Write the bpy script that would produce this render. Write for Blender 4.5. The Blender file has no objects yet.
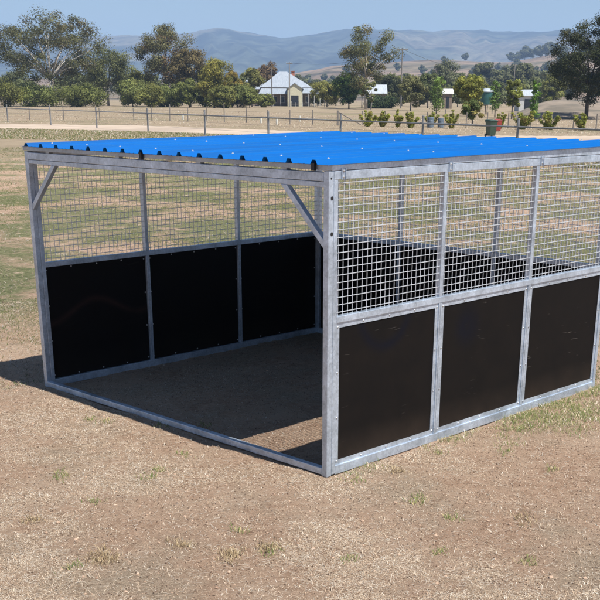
import bpy, math, random
import numpy as np

random.seed(7)
RNG = np.random.default_rng(11)
scene = bpy.context.scene
COL = scene.collection

# ------------------------------------------------------------------ camera numbers
CX, CY, CZ = -5.3372, -5.1065, 2.5535
YAW, PIT, ROL = 0.7723, -0.3703, 0.0048
FPX, PPX, PPY = 1082.1, 317.27, 516.92            # for a 600 px frame
Cc = np.array([CX, CY, CZ])
fw = np.array([math.cos(PIT)*math.cos(YAW), math.cos(PIT)*math.sin(YAW), math.sin(PIT)])
r0 = np.array([math.sin(YAW), -math.cos(YAW), 0.0])
u0 = np.cross(r0, fw)
rr = r0*math.cos(ROL)+u0*math.sin(ROL)
uu = -r0*math.sin(ROL)+u0*math.cos(ROL)
FH = np.array([math.cos(YAW), math.sin(YAW), 0.0])

def ray(px, py):
    return fw*FPX + rr*(px-PPX) - uu*(py-PPY)
def ground_at(px, py, z=0.0):                       # where a sight line meets the flat ground
    d = ray(px, py)
    return Cc + d*(z-CZ)/d[2]
def at_dist(px, py, D):                             # point D metres ahead
    d = ray(px, py)
    return Cc + d*(D/float(d@FH))
def dist_of(py):
    return 2.5535*1245/(py-97.0)

# ------------------------------------------------------------------ noise (numpy)
def _hash(ix, iy, s):
    h = (ix.astype(np.int64)*374761393 + iy.astype(np.int64)*668265263 + s*1442695041) & 0x7fffffff
    h = ((h ^ (h >> 13))*1274126177) & 0x7fffffff
    return ((h ^ (h >> 16)) & 0xffff)/65535.0
def vnoise(x, y, s=0):
    x = np.asarray(x, float); y = np.asarray(y, float)
    ix = np.floor(x); iy = np.floor(y); fx = x-ix; fy = y-iy
    fx = fx*fx*(3-2*fx); fy = fy*fy*(3-2*fy)
    a = _hash(ix, iy, s); b = _hash(ix+1, iy, s); c = _hash(ix, iy+1, s); d = _hash(ix+1, iy+1, s)
    return (a*(1-fx)+b*fx)*(1-fy)+(c*(1-fx)+d*fx)*fy
def fbm(x, y, s=0, o=4):
    t = 0; a = .5; n = 0
    for k in range(o):
        t = t+a*vnoise(np.asarray(x)*2**k+17.3*k, np.asarray(y)*2**k-9.1*k, s+k); n += a; a *= .5
    return t/n
def gz(x, y):                                       # small unevenness of the yard
    x = np.asarray(x, float); y = np.asarray(y, float)
    r = np.hypot(x-CX, y-CY)
    fade = np.clip((60-r)/40, 0, 1)
    return ((fbm(x*2.2, y*2.2, 3, 4)-.5)*.035 + (vnoise(x*14, y*14, 8)-.5)*.008)*fade - .004

# ------------------------------------------------------------------ materials
def new_mat(name):
    m = bpy.data.materials.new(name); m.use_nodes = True
    nt = m.node_tree; b = nt.nodes['Principled BSDF']
    return m, nt, b
def nnode(nt, t, **kw):
    n = nt.nodes.new(t)
    for k, v in kw.items(): setattr(n, k, v)
    return n
def noise_col(name, c1, c2, scale=5, rough=.6, metal=0, bump=0, detail=5, coords='Object', c3=None, scale3=1.0, stretch=None, bscale=None, spec=None):
    m, nt, b = new_mat(name)
    tc = nnode(nt, 'ShaderNodeTexCoord')
    src = tc.outputs[coords]
    if stretch:
        mp = nnode(nt, 'ShaderNodeMapping'); mp.inputs['Scale'].default_value = stretch
        nt.links.new(src, mp.inputs[0]); src = mp.outputs[0]
    n = nnode(nt, 'ShaderNodeTexNoise'); n.inputs['Scale'].default_value = scale; n.inputs['Detail'].default_value = detail
    nt.links.new(src, n.inputs['Vector'])
    r = nnode(nt, 'ShaderNodeValToRGB'); r.color_ramp.elements[0].position = .35; r.color_ramp.elements[1].position = .65
    r.color_ramp.elements[0].color = (*c1, 1); r.color_ramp.elements[1].color = (*c2, 1)
    nt.links.new(n.outputs['Fac'], r.inputs[0]); out = r.outputs[0]
    if c3:
        n3 = nnode(nt, 'ShaderNodeTexNoise'); n3.inputs['Scale'].default_value = scale3; n3.inputs['Detail'].default_value = 4
        nt.links.new(src, n3.inputs['Vector'])
        r3 = nnode(nt, 'ShaderNodeValToRGB'); r3.color_ramp.elements[0].position = .48; r3.color_ramp.elements[1].position = .62
        nt.links.new(n3.outputs['Fac'], r3.inputs[0])
        mx = nnode(nt, 'ShaderNodeMixRGB'); mx.inputs[2].default_value = (*c3, 1)
        nt.links.new(r3.outputs[0], mx.inputs[0]); nt.links.new(out, mx.inputs[1]); out = mx.outputs[0]
    nt.links.new(out, b.inputs['Base Color'])
    b.inputs['Roughness'].default_value = rough; b.inputs['Metallic'].default_value = metal
    if spec is not None: b.inputs['Specular IOR Level'].default_value = spec
    if bump:
        bn = nnode(nt, 'ShaderNodeTexNoise'); bn.inputs['Scale'].default_value = bscale or scale*2; bn.inputs['Detail'].default_value = 6
        nt.links.new(src, bn.inputs['Vector'])
        bp = nnode(nt, 'ShaderNodeBump'); bp.inputs['Strength'].default_value = bump; bp.inputs['Distance'].default_value = .02
        nt.links.new(bn.outputs['Fac'], bp.inputs['Height']); nt.links.new(bp.outputs[0], b.inputs['Normal'])
    return m
def tint_mat(name, transl=.0, rough=.7):            # colour carried per leaf / per blade
    m, nt, b = new_mat(name)
    a = nnode(nt, 'ShaderNodeAttribute', attribute_name='tint')
    nt.links.new(a.outputs['Color'], b.inputs['Base Color'])
    b.inputs['Roughness'].default_value = rough; b.inputs['Specular IOR Level'].default_value = .25
    if transl:
        tr = nnode(nt, 'ShaderNodeBsdfTranslucent'); nt.links.new(a.outputs['Color'], tr.inputs[0])
        mx = nnode(nt, 'ShaderNodeMixShader'); mx.inputs[0].default_value = transl
        nt.links.new(b.outputs[0], mx.inputs[1]); nt.links.new(tr.outputs[0], mx.inputs[2])
        nt.links.new(mx.outputs[0], nt.nodes['Material Output'].inputs[0])
    return m
M = {}
def galv(name, base, dark, metal):
    m, nt, b = new_mat(name)
    tc = nnode(nt, 'ShaderNodeTexCoord')
    v = nnode(nt, 'ShaderNodeTexVoronoi'); v.inputs['Scale'].default_value = 70
    n = nnode(nt, 'ShaderNodeTexNoise'); n.inputs['Scale'].default_value = 5; n.inputs['Detail'].default_value = 9; n.inputs['Roughness'].default_value = .72
    nt.links.new(tc.outputs['Object'], v.inputs['Vector']); nt.links.new(tc.outputs['Object'], n.inputs['Vector'])
    ad = nnode(nt, 'ShaderNodeMixRGB'); ad.inputs[0].default_value = .13
    nt.links.new(n.outputs['Fac'], ad.inputs[1]); nt.links.new(v.outputs['Color'], ad.inputs[2])
    r = nnode(nt, 'ShaderNodeValToRGB'); e = r.color_ramp.elements
    e[0].position = .34; e[1].position = .62; e[0].color = (*dark, 1); e[1].color = (*base, 1)
    k = e.new(.72); k.color = tuple(min(1, c*1.2) for c in base)+(1,)
    nt.links.new(ad.outputs[0], r.inputs[0]); nt.links.new(r.outputs[0], b.inputs['Base Color'])
    rr_ = nnode(nt, 'ShaderNodeMapRange'); rr_.inputs[3].default_value = .32; rr_.inputs[4].default_value = .6
    nt.links.new(n.outputs['Fac'], rr_.inputs[0]); nt.links.new(rr_.outputs[0], b.inputs['Roughness'])
    b.inputs['Metallic'].default_value = metal
    return m
M['galv'] = galv('galvanised_steel', (.62, .71, .82), (.32, .375, .44), .6)
M['galv_dull'] = galv('weathered_steel', (.44, .48, .52), (.27, .30, .33), .6)
M['wire'] = noise_col('mesh_wire', (.66, .71, .77), (.50, .54, .58), 30, .4, .3)
M['wire_dull'] = noise_col('dull_wire', (.20, .20, .20), (.13, .13, .13), 30, .6, .2)
M['bolt'] = noise_col('bolt_zinc', (.6, .6, .6), (.45, .45, .45), 50, .35, .6)
M['black'] = noise_col('black_plastic', (.008, .008, .009), (.013, .013, .014), 20, .5)
M['roof_blue'] = noise_col('blue_roof_paint', (.0008, .112, .385), (.0008, .124, .43), 2.0, .5, 0, stretch=(.4, 3, 1), c3=(.004, .100, .34), scale3=.9, spec=.16)
M['screw'] = noise_col('screw_white', (.75, .78, .8), (.6, .62, .65), 50, .3, .4)

def rubber(name, ring=None, wave=None, dust=.5, scr=1.0):
    m, nt, b = new_mat(name)
    tc = nnode(nt, 'ShaderNodeTexCoord'); O = tc.outputs['Object']
    n = nnode(nt, 'ShaderNodeTexNoise'); n.inputs['Scale'].default_value = 3.2; n.inputs['Detail'].default_value = 8; n.inputs['Roughness'].default_value = .7
    nt.links.new(O, n.inputs['Vector'])
    r = nnode(nt, 'ShaderNodeValToRGB'); e = r.color_ramp.elements
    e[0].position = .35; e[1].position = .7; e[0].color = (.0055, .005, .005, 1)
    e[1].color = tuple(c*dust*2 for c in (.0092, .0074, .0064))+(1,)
    nt.links.new(n.outputs['Fac'], r.inputs[0]); out = r.outputs[0]
    # fine scratches
    w = nnode(nt, 'ShaderNodeTexNoise'); w.inputs['Scale'].default_value = 1.0; w.inputs['Detail'].default_value = 3
    mp = nnode(nt, 'ShaderNodeMapping'); mp.inputs['Scale'].default_value = (6, 1, 55); mp.inputs['Rotation'].default_value = (0, .5, 0)
    nt.links.new(O, mp.inputs[0]); nt.links.new(mp.outputs[0], w.inputs['Vector'])
    wr = nnode(nt, 'ShaderNodeValToRGB'); wr.color_ramp.elements[0].position = .66; wr.color_ramp.elements[1].position = .72
    nt.links.new(w.outputs['Fac'], wr.inputs[0])
    mk = nnode(nt, 'ShaderNodeTexNoise'); mk.inputs['Scale'].default_value = 2.6; mk.inputs['Detail'].default_value = 2
    nt.links.new(O, mk.inputs['Vector'])
    mr = nnode(nt, 'ShaderNodeMapRange'); mr.inputs[1].default_value = .50; mr.inputs[2].default_value = .66; mr.inputs[4].default_value = scr; nt.links.new(mk.outputs['Fac'], mr.inputs[0])
    ws = nnode(nt, 'ShaderNodeMath', operation='MULTIPLY'); nt.links.new(wr.outputs[0], ws.inputs[0]); nt.links.new(mr.outputs[0], ws.inputs[1])
    dn_ = nnode(nt, 'ShaderNodeTexNoise'); dn_.inputs['Scale'].default_value = 1.7; nt.links.new(O, dn_.inputs['Vector'])
    dm = nnode(nt, 'ShaderNodeMixRGB'); dm.inputs[0].default_value = .12; nt.links.new(O, dm.inputs[1]); nt.links.new(dn_.outputs['Color'], dm.inputs[2]); nt.links.new(dm.outputs[0], mp.inputs[0])
    mx = nnode(nt, 'ShaderNodeMixRGB'); mx.inputs[2].default_value = (.075, .068, .06, 1)
    nt.links.new(ws.outputs[0], mx.inputs[0]); nt.links.new(out, mx.inputs[1]); out = mx.outputs[0]
    sx = nnode(nt, 'ShaderNodeSeparateXYZ'); nt.links.new(O, sx.inputs[0])
    def math_(op, a, b_=None, c=None):
        k = nnode(nt, 'ShaderNodeMath', operation=op)
        for i, v in enumerate((a, b_, c)):
            if v is None: continue
            if isinstance(v, (int, float)): k.inputs[i].default_value = v
            else: nt.links.new(v, k.inputs[i])
        return k.outputs[0]
    def blend(fac, col):
        nonlocal out
        q = nnode(nt, 'ShaderNodeMixRGB'); q.inputs[2].default_value = (*col, 1)
        nt.links.new(fac, q.inputs[0]); nt.links.new(out, q.inputs[1]); out = q.outputs[0]
    lowz = math_('MULTIPLY', math_('SUBTRACT', 1.0, math_('MINIMUM', math_('DIVIDE', sx.outputs[2], .30), 1.0)), math_('MULTIPLY', n.outputs['Fac'], .45 if scr > .5 else .2))
    lk = nnode(nt, 'ShaderNodeClamp'); nt.links.new(lowz, lk.inputs[0])
    q0 = nnode(nt, 'ShaderNodeMixRGB'); q0.inputs[2].default_value = (.10, .07, .05, 1); nt.links.new(lk.outputs[0], q0.inputs[0]); nt.links.new(out, q0.inputs[1]); out = q0.outputs[0]
    if ring:
        cx, cz, rad, wid, col = ring
        dx = math_('SUBTRACT', sx.outputs[0], cx); dz = math_('SUBTRACT', sx.outputs[2], cz)
        d = math_('SQRT', math_('ADD', math_('MULTIPLY', dx, dx), math_('MULTIPLY', dz, dz)))
        off = math_('ABSOLUTE', math_('SUBTRACT', d, rad))
        f = math_('MULTIPLY', math_('MULTIPLY', math_('SUBTRACT', 1.0, math_('SMOOTH_MIN', math_('DIVIDE', off, wid), 1.0, .4)), 1.6), n.outputs['Fac'])
        k = nnode(nt, 'ShaderNodeClamp'); nt.links.new(f, k.inputs[0]); blend(k.outputs[0], col)
    if wave:
        x0, z0, amp, kk, wid = wave
        s = math_('SINE', math_('MULTIPLY', math_('SUBTRACT', sx.outputs[0], x0), kk))
        off = math_('ABSOLUTE', math_('SUBTRACT', sx.outputs[2], math_('MULTIPLY_ADD', s, amp, z0)))
        f = math_('MULTIPLY', math_('SUBTRACT', 1.0, math_('MINIMUM', math_('DIVIDE', off, wid), 1.0)), n.outputs['Fac'])
        k = nnode(nt, 'ShaderNodeClamp'); nt.links.new(f, k.inputs[0]); blend(k.outputs[0], (.035, .018, .016))
    nt.links.new(out, b.inputs['Base Color']); b.inputs['Roughness'].default_value = .6; b.inputs['Specular IOR Level'].default_value = .12
    return m
M['rubber'] = rubber('black_rubber_sheet')
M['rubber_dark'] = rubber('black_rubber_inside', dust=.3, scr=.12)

M['leaf'] = tint_mat('leaves', .22)
M['blade'] = tint_mat('grass_blades', .15, .8)
M['bark_grey'] = noise_col('grey_bark', (.17, .15, .13), (.27, .25, .22), 3, .9, bump=.3)
M['bark_pale'] = noise_col('pale_gum_bark', (.34, .31, .27), (.48, .45, .40), 1.2, .8)
M['bark_dark'] = noise_col('dark_bark', (.07, .055, .045), (.12, .10, .08), 3, .9)
M['wood_grey'] = noise_col('weathered_wood', (.16, .14, .12), (.26, .235, .21), 8, .9, stretch=(6, 6, 1))
M['pole_wood'] = noise_col('pole_wood', (.17, .155, .14), (.25, .235, .215), 3, .85, stretch=(6, 6, 1))
M['pipe'] = noise_col('grey_pipe_paint', (.20, .205, .21), (.28, .285, .29), 3, .5, .3)
M['iron_roof'] = noise_col('corrugated_iron_grey', (.27, .31, .36), (.34, .38, .43), 1.0, .6, .15, stretch=(4, 1, 1))
M['iron_pale'] = noise_col('corrugated_iron_pale', (.38, .43, .47), (.50, .54, .57), 1.0, .5, .2, stretch=(6, 1, 1))
M['cream'] = noise_col('cream_boards', (.56, .53, .38), (.64, .61, .45), 3, .7)
M['white_trim'] = noise_col('white_trim', (.48, .48, .46), (.58, .58, .56), 3, .6)
M['dark_glass'] = noise_col('dark_window', (.015, .018, .022), (.03, .035, .04), 2, .15)
M['brick'] = noise_col('red_brick', (.34, .12, .07), (.45, .17, .10), 9, .85)
M['wall_brown'] = noise_col('brown_wall', (.17, .13, .10), (.24, .19, .15), 3, .8)
M['bin_green'] = noise_col('bin_green_plastic', (.018, .045, .028), (.028, .06, .038), 4, .45)
M['bin_red'] = noise_col('bin_red_plastic', (.30, .045, .035), (.38, .06, .045), 4, .5)
M['tank_green'] = noise_col('tank_green', (.02, .085, .075), (.03, .11, .10), 2, .5)
M['drum'] = noise_col('drum_blue_grey', (.10, .14, .19), (.16, .20, .25), 4, .5)
M['guard'] = noise_col('pale_plastic_sleeve', (.62, .60, .52), (.72, .70, .62), 6, .6)
M['road'] = noise_col('pale_dirt', (.43, .34, .26), (.52, .42, .325), .35, .95, coords='Object', bump=.2, c3=(.38, .30, .23), scale3=.08)
M['bank'] = noise_col('bare_bank', (.20, .16, .12), (.30, .245, .185), .5, .95, c3=(.14, .12, .09), scale3=.25, bump=.5)

def ground_material():
    m, nt, b = new_mat('yard_and_paddock_ground')
    tc = nnode(nt, 'ShaderNodeTexCoord'); O = tc.outputs['Object']
    def noise(sc, det=6, rough=.6, off=0, st=None):
        v = O
        if off or st:
            mp = nnode(nt, 'ShaderNodeMapping'); mp.inputs['Location'].default_value = (off, off*.7, 0)
            if st: mp.inputs['Scale'].default_value = st
            nt.links.new(O, mp.inputs[0]); v = mp.outputs[0]
        n = nnode(nt, 'ShaderNodeTexNoise'); n.inputs['Scale'].default_value = sc; n.inputs['Detail'].default_value = det; n.inputs['Roughness'].default_value = rough
        nt.links.new(v, n.inputs['Vector']); return n.outputs['Fac']
    def ramp(f, p0, p1, c0=(0, 0, 0), c1=(1, 1, 1)):
        r = nnode(nt, 'ShaderNodeValToRGB'); e = r.color_ramp.elements
        e[0].position = p0; e[1].position = p1; e[0].color = (*c0, 1); e[1].color = (*c1, 1)
        nt.links.new(f, r.inputs[0]); return r.outputs[0]
    def mix(f, a, c):
        q = nnode(nt, 'ShaderNodeMixRGB')
        nt.links.new(f, q.inputs[0])
        for i, v in ((1, a), (2, c)):
            if isinstance(v, tuple): q.inputs[i].default_value = (*v, 1)
            else: nt.links.new(v, q.inputs[i])
        return q.outputs[0]
    soil = ramp(noise(9, 9, .85), .36, .64, (.37, .225, .145), (.68, .475, .335))
    soil = mix(ramp(noise(1.1, 5, .6, 30), .45, .62), soil, (.60, .43, .305))
    fine = ramp(noise(60, 4, .7), .55, .7)
    soil = mix(fine, soil, (.60, .48, .36))
    dry = ramp(noise(30, 8, .85, 9), .36, .64, (.30, .215, .145), (.66, .52, .38))
    near = mix(ramp(noise(.9, 5, .65, 55), .50, .66), soil, dry)
    grn = ramp(noise(9, 10, .9, 3), .40, .60, (.06, .08, .03), (.30, .29, .15))  # green grass tones; dark flecks paint the shadow between blades into the colour
    pink = ramp(noise(8, 10, .9, 14), .40, .60, (.30, .20, .135), (.66, .47, .345))  # pinkish soil tones, with the same painted grass shadow at the dark end
    mid = mix(ramp(noise(.33, 6, .7, 71, (1, 1, 1)), .47, .57), grn, pink)
    mid = mix(ramp(noise(1.7, 6, .75, 20), .55, .62), mid, (.20, .19, .10)); mid = mix(ramp(noise(2.4, 6, .75, 90), .58, .66), mid, (.58, .44, .32))
    far = ramp(noise(.3, 9, .8, 5), .36, .64, (.235, .185, .125), (.37, .295, .205))
    far = mix(ramp(noise(.05, 5, .7, 15), .5, .62), far, (.225, .195, .12))
    g = nnode(nt, 'ShaderNodeSeparateXYZ'); nt.links.new(O, g.inputs[0])
    # distance behind the shelter, wobbled
    ad = nnode(nt, 'ShaderNodeMath', operation='ADD'); nt.links.new(g.outputs[0], ad.inputs[0])
    ml = nnode(nt, 'ShaderNodeMath', operation='MULTIPLY'); nt.links.new(g.outputs[1], ml.inputs[0]); ml.inputs[1].default_value = 1.0
    nt.links.new(ml.outputs[0], ad.inputs[1])
    def rng(lo, hi):
        q = nnode(nt, 'ShaderNodeMapRange'); q.inputs[1].default_value = lo; q.inputs[2].default_value = hi
        nt.links.new(ad.outputs[0], q.inputs[0]); return q.outputs[0]
    c = mix(rng(6, 9), near, mid)
    c = mix(rng(55, 75), c, far)
    nt.links.new(c, b.inputs['Base Color'])
    b.inputs['Roughness'].default_value = .95; b.inputs['Specular IOR Level'].default_value = .15
    bp = nnode(nt, 'ShaderNodeBump'); bp.inputs['Strength'].default_value = 1.0; bp.inputs['Distance'].default_value = .035
    nt.links.new(noise(28, 9, .85, 44), bp.inputs['Height']); nt.links.new(bp.outputs[0], b.inputs['Normal'])
    return m
M['ground'] = ground_material()

def hill_material():
    m, nt, b = new_mat('hill_cover')
    a = nnode(nt, 'ShaderNodeAttribute', attribute_name='tint')
    tc = nnode(nt, 'ShaderNodeTexCoord'); O = tc.outputs['Object']
    n = nnode(nt, 'ShaderNodeTexNoise'); n.inputs['Scale'].default_value = .012; n.inputs['Detail'].default_value = 9; n.inputs['Roughness'].default_value = .85
    nt.links.new(O, n.inputs['Vector'])
    r = nnode(nt, 'ShaderNodeValToRGB'); r.color_ramp.elements[0].position = .36; r.color_ramp.elements[1].position = .64
    r.color_ramp.elements[0].color = (.35, .38, .38, 1); r.color_ramp.elements[1].color = (1.7, 1.6, 1.45, 1)
    nt.links.new(n.outputs['Fac'], r.inputs[0])
    mx = nnode(nt, 'ShaderNodeMixRGB', blend_type='MULTIPLY'); mx.inputs[0].default_value = 1
    nt.links.new(a.outputs['Color'], mx.inputs[1]); nt.links.new(r.outputs[0], mx.inputs[2])
    nt.links.new(mx.outputs[0], b.inputs['Base Color']); b.inputs['Roughness'].default_value = 1; b.inputs['Specular IOR Level'].default_value = .05
    return m
M['hill'] = hill_material()

# ------------------------------------------------------------------ object helpers
def tag(o, label=None, cat=None, group=None, kind=None):
    if label: o['label'] = label
    if cat: o['category'] = cat
    if group: o['group'] = group
    if kind: o['kind'] = kind
    return o
def empty(name, loc=(0, 0, 0), rz=0):
    o = bpy.data.objects.new(name, None); COL.objects.link(o)
    o.location = loc; o.rotation_euler = (0, 0, rz); o.empty_display_size = .2
    return o
def link(name, me, mat, parent=None, loc=None):
    o = bpy.data.objects.new(name, me); COL.objects.link(o)
    if mat and not me.materials: me.materials.append(mat)
    if parent: o.parent = parent
    if loc is not None: o.location = loc
    return o
class MB:
    def __init__(s): s.v = []; s.f = []
    def add(s, vs, fs):
        k = len(s.v); s.v += [tuple(map(float, p)) for p in vs]; s.f += [tuple(i+k for i in f) for f in fs]; return s
    def box(s, x0, x1, y0, y1, z0, z1):
        if x0 > x1: x0, x1 = x1, x0
        if y0 > y1: y0, y1 = y1, y0
        return s.add([(x0, y0, z0), (x1, y0, z0), (x1, y1, z0), (x0, y1, z0), (x0, y0, z1), (x1, y0, z1), (x1, y1, z1), (x0, y1, z1)],
                     [(3, 2, 1, 0), (4, 5, 6, 7), (0, 1, 5, 4), (1, 2, 6, 5), (2, 3, 7, 6), (3, 0, 4, 7)])
    def tube(s, pts, rad, n=8, cap=True):
        pts = [np.array(p, float) for p in pts]
        if not hasattr(rad, '__len__'): rad = [rad]*len(pts)
        k = len(s.v); ref = None
        for i, p in enumerate(pts):
            t = pts[min(i+1, len(pts)-1)]-pts[max(i-1, 0)]; t = t/(np.linalg.norm(t)+1e-12)
            if ref is None: ref = np.array([1., 0, 0]) if abs(t[0]) < .8 else np.array([0, 1., 0])
            a = np.cross(t, ref); a /= np.linalg.norm(a)+1e-12; b = np.cross(t, a); ref = np.cross(a, t)
            for j in range(n):
                an = 2*math.pi*j/n+math.pi/n
                s.v.append(tuple(p+rad[i]*(a*math.cos(an)+b*math.sin(an))))
        for i in range(len(pts)-1):
            for j in range(n):
                q = k+i*n; s.f.append((q+j, q+(j+1) % n, q+n+(j+1) % n, q+n+j))
        if cap:
            s.f.append(tuple(k+j for j in range(n))[::-1]); q = k+(len(pts)-1)*n; s.f.append(tuple(q+j for j in range(n)))
        return s
    def lathe(s, prof, n=20, c=(0, 0)):
        k = len(s.v)
        for r, z in prof:
            for j in range(n):
                a = 2*math.pi*j/n; s.v.append((c[0]+r*math.cos(a), c[1]+r*math.sin(a), z))
        for i in range(len(prof)-1):
            for j in range(n):
                q = k+i*n; s.f.append((q+j, q+(j+1) % n, q+n+(j+1) % n, q+n+j))
        s.f.append(tuple(k+j for j in range(n))[::-1]); q = k+(len(prof)-1)*n; s.f.append(tuple(q+j for j in range(n)))
        return s
    def mesh(s, name):
        me = bpy.data.meshes.new(name); me.from_pydata(s.v, [], s.f); me.update(); return me
    def build(s, name, mat, parent=None, loc=None, bevel=0, smooth=False):
        me = s.mesh(name)
        if smooth: me.polygons.foreach_set('use_smooth', [True]*len(me.polygons))
        o = link(name, me, mat, parent, loc)
        if bevel:
            b = o.modifiers.new('bevel', 'BEVEL'); b.width = bevel; b.segments = 2; b.limit_method = 'ANGLE'
        return o
def np_mesh(name, V, F, tint=None, smooth=False):
    me = bpy.data.meshes.new(name)
    nv, nf, k = len(V), len(F), F.shape[1]
    me.vertices.add(nv); me.vertices.foreach_set('co', np.ascontiguousarray(V, np.float32).ravel())
    me.loops.add(nf*k); me.loops.foreach_set('vertex_index', np.ascontiguousarray(F, np.int32).ravel())
    me.polygons.add(nf); me.polygons.foreach_set('loop_start', np.arange(nf, dtype=np.int32)*k)
    me.polygons.foreach_set('loop_total', np.full(nf, k, np.int32))
    if smooth: me.polygons.foreach_set('use_smooth', np.ones(nf, bool))
    me.update(calc_edges=True)
    if tint is not None:
        a = me.attributes.new('tint', 'FLOAT_COLOR', 'POINT')
        a.data.foreach_set('color', np.concatenate([tint, np.ones((nv, 1))], 1).astype(np.float32).ravel())
    me.validate()
    return me

# ------------------------------------------------------------------ ground, road, hills
def axis(lo, hi, step):
    a = list(np.arange(lo, hi, step)); s = step; p = a[-1]
    while p < 11500: s *= 1.13; p += s; a.append(p)
    s = step; p = lo
    while p > -11500: s *= 1.13; p -= s; a.insert(0, p)
    return np.array(a)
ax_ = axis(-3.6, 6.0, .035); ay_ = axis(-4.2, 6.0, .035)
GX, GY = np.meshgrid(ax_, ay_, indexing='ij')
V = np.stack([GX, GY, gz(GX, GY)], -1).reshape(-1, 3)
nx, ny = len(ax_), len(ay_)
I = (np.arange(nx-1)[:, None]*ny+np.arange(ny-1)[None]).ravel()
g = link('ground', np_mesh('ground', V, np.stack([I, I+ny, I+ny+1, I+1], 1), smooth=True), M['ground']); tag(g, kind='structure')

far_edge = [(-260, 121.5), (-100, 123), (29, 124.3), (148, 125.6), (268, 130), (340, 133.3), (420, 135.6), (516, 135.8), (600, 136), (760, 137), (900, 138)]
near_edge = [(-260, 125), (-100, 127), (29, 129.2), (148, 132), (205, 133.8), (268, 136.8), (340, 141.5), (420, 146.5), (516, 152.5), (600, 158), (760, 168), (900, 178)]
def road():
    xs = np.linspace(-260, 900, 240)
    fy = np.interp(xs, *zip(*far_edge)); ny_ = np.interp(xs, *zip(*near_edge))
    V = []; F = []
    for i, x in enumerate(xs):
        a = ground_at(x, fy[i]+.5*(random.random()-.5)); b = ground_at(x, ny_[i]+.9*(random.random()-.5))
        for t in np.linspace(0, 1, 5):
            p = a*(1-t)+b*t; V.append((p[0], p[1], .03-.026*abs(2*t-1)))
        if i:
            for k in range(4): q = (i-1)*5+k; F.append((q, q+1, q+6, q+5))
    return np_mesh('road', np.array(V), np.array(F), smooth=True)
tag(link('road', road(), M['road']), kind='structure')

lerp_hill = [(-900, 76), (-300, 78), (0, 80), (250, 81), (280, 77), (330, 67), (395, 62.5), (430, 60.5), (470, 62), (500, 63), (520, 60), (550, 54), (600, 50), (900, 47), (1500, 55)]
lerp_mtn = [(-900, 48), (-300, 40), (0, 43), (100, 41), (140, 40), (185, 34.5), (200, 33), (220, 32), (240, 34), (262, 37.5), (280, 41.5), (300, 38.5), (320, 34.5), (345, 32.5), (400, 31), (440, 33), (480, 31.5), (520, 33), (560, 32), (600, 35), (800, 40), (1500, 50)]
def top_height(table, px, D):
    y = np.interp(px, *zip(*table)); return CZ+(97.0-y)/1245*D
def sm(x): x = np.clip(x, 0, 1); return x*x*(3-2*x)
def terrain(px, D):
    hh = top_height(lerp_hill, px, 2200.)
    h = hh*(sm((D-750)/1450.)*.96+.04*fbm(px*.06, D/160., 60, 3)*sm((D-900)/600))*(1-sm((D-2300)/900.)*.85)
    hm = top_height(lerp_mtn, px, 6800.)
    ridge = fbm(px*.030+D/2600., D/900., 21, 6)
    hm = hm*(1+.045*(fbm(px*.05, D/500., 33, 5)-.5)*2)
    m = sm((D-3500)/3300.)
    h2 = hm*(m + (ridge-.5)*.62*m*(1.04-m)*3.0)
    h2 = np.where(D > 6800, hm*(1-.25*sm((D-6800)/2500.)), h2)
    return np.maximum(h, h2*(D > 3500))-1.0*(D < 900)
def hills():
    pxs = np.linspace(-900, 1500, 420)
    Ds = np.concatenate([np.linspace(700, 3400, 60), np.linspace(3450, 9500, 110)])
    PX, DD = np.meshgrid(pxs, Ds, indexing='ij')
    H = terrain(PX, DD)
    lat = (PX-317.27)/1160*DD
    X = CX+FH[0]*DD+r0[0]*lat; Y = CY+FH[1]*DD+r0[1]*lat
    V = np.stack([X, Y, H], -1).reshape(-1, 3)
    n1, n2 = len(pxs), len(Ds); I = (np.arange(n1-1)[:, None]*n2+np.arange(n2-1)[None]).ravel()
    brown = np.array([.215, .165, .13]); dry = np.array([.17, .145, .105]); bush = np.array([.05, .058, .042]); pale = np.array([.30, .26, .20])
    f = sm((DD-2700)/700.); n = fbm(X/220., Y/220., 40, 5); n2_ = fbm(X/600., Y/600., 50, 4)
    c = (brown*(1-sm((n-.45)/.15))[..., None]+dry*sm((n-.45)/.15)[..., None])
    bush_dots = sm((fbm(X/60., Y/60., 77, 3)-.60)/.08)*.75  # dots of bush scattered at random over the brown hill
    c = c*(1-bush_dots[..., None])+bush*bush_dots[..., None]
    mt = bush*(.55+1.0*sm((fbm(X/90., Y/90., 61, 4)-.38)/.24)[..., None])*(1-.35*sm((n2_-.56)/.07))[..., None]+pale*(.35*sm((n2_-.56)/.07))[..., None]
    c = c*(1-f[..., None])+mt*f[..., None]
    return np_mesh('hills', V, np.stack([I, I+1, I+n2+1, I+n2], 1), c.reshape(-1, 3), smooth=True)
tag(link('hills', hills(), M['hill']), kind='structure')

# low earth bank across the right of the paddock
def bank():
    V = []; F = []; pxs = np.linspace(500, 900, 70); rows = np.linspace(0, 1, 14)
    for i, px in enumerate(pxs):
        for t in rows:
            D = 150+75*t; lat = (px-317.27)/1160*D
            e = sm((px-502)/45.)
            z = -.15+e*(2.1+.5*float(fbm(px*.05, t*2, 91, 3)))*math.sin(math.pi*min(1, t*1.25) if t < .4 else math.pi*(.5+.5*(t-.4)/.6))
            p = CX+FH[0]*D+r0[0]*lat, CY+FH[1]*D+r0[1]*lat
            V.append((p[0], p[1], z))
    k = len(rows)
    for i in range(len(pxs)-1):
        for j in range(k-1): q = i*k+j; F.append((q, q+1, q+k+1, q+k))
    return np_mesh('earth_bank', np.array(V), np.array(F), smooth=True)
tag(link('earth_bank', bank(), M['bank']), kind='structure')

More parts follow.
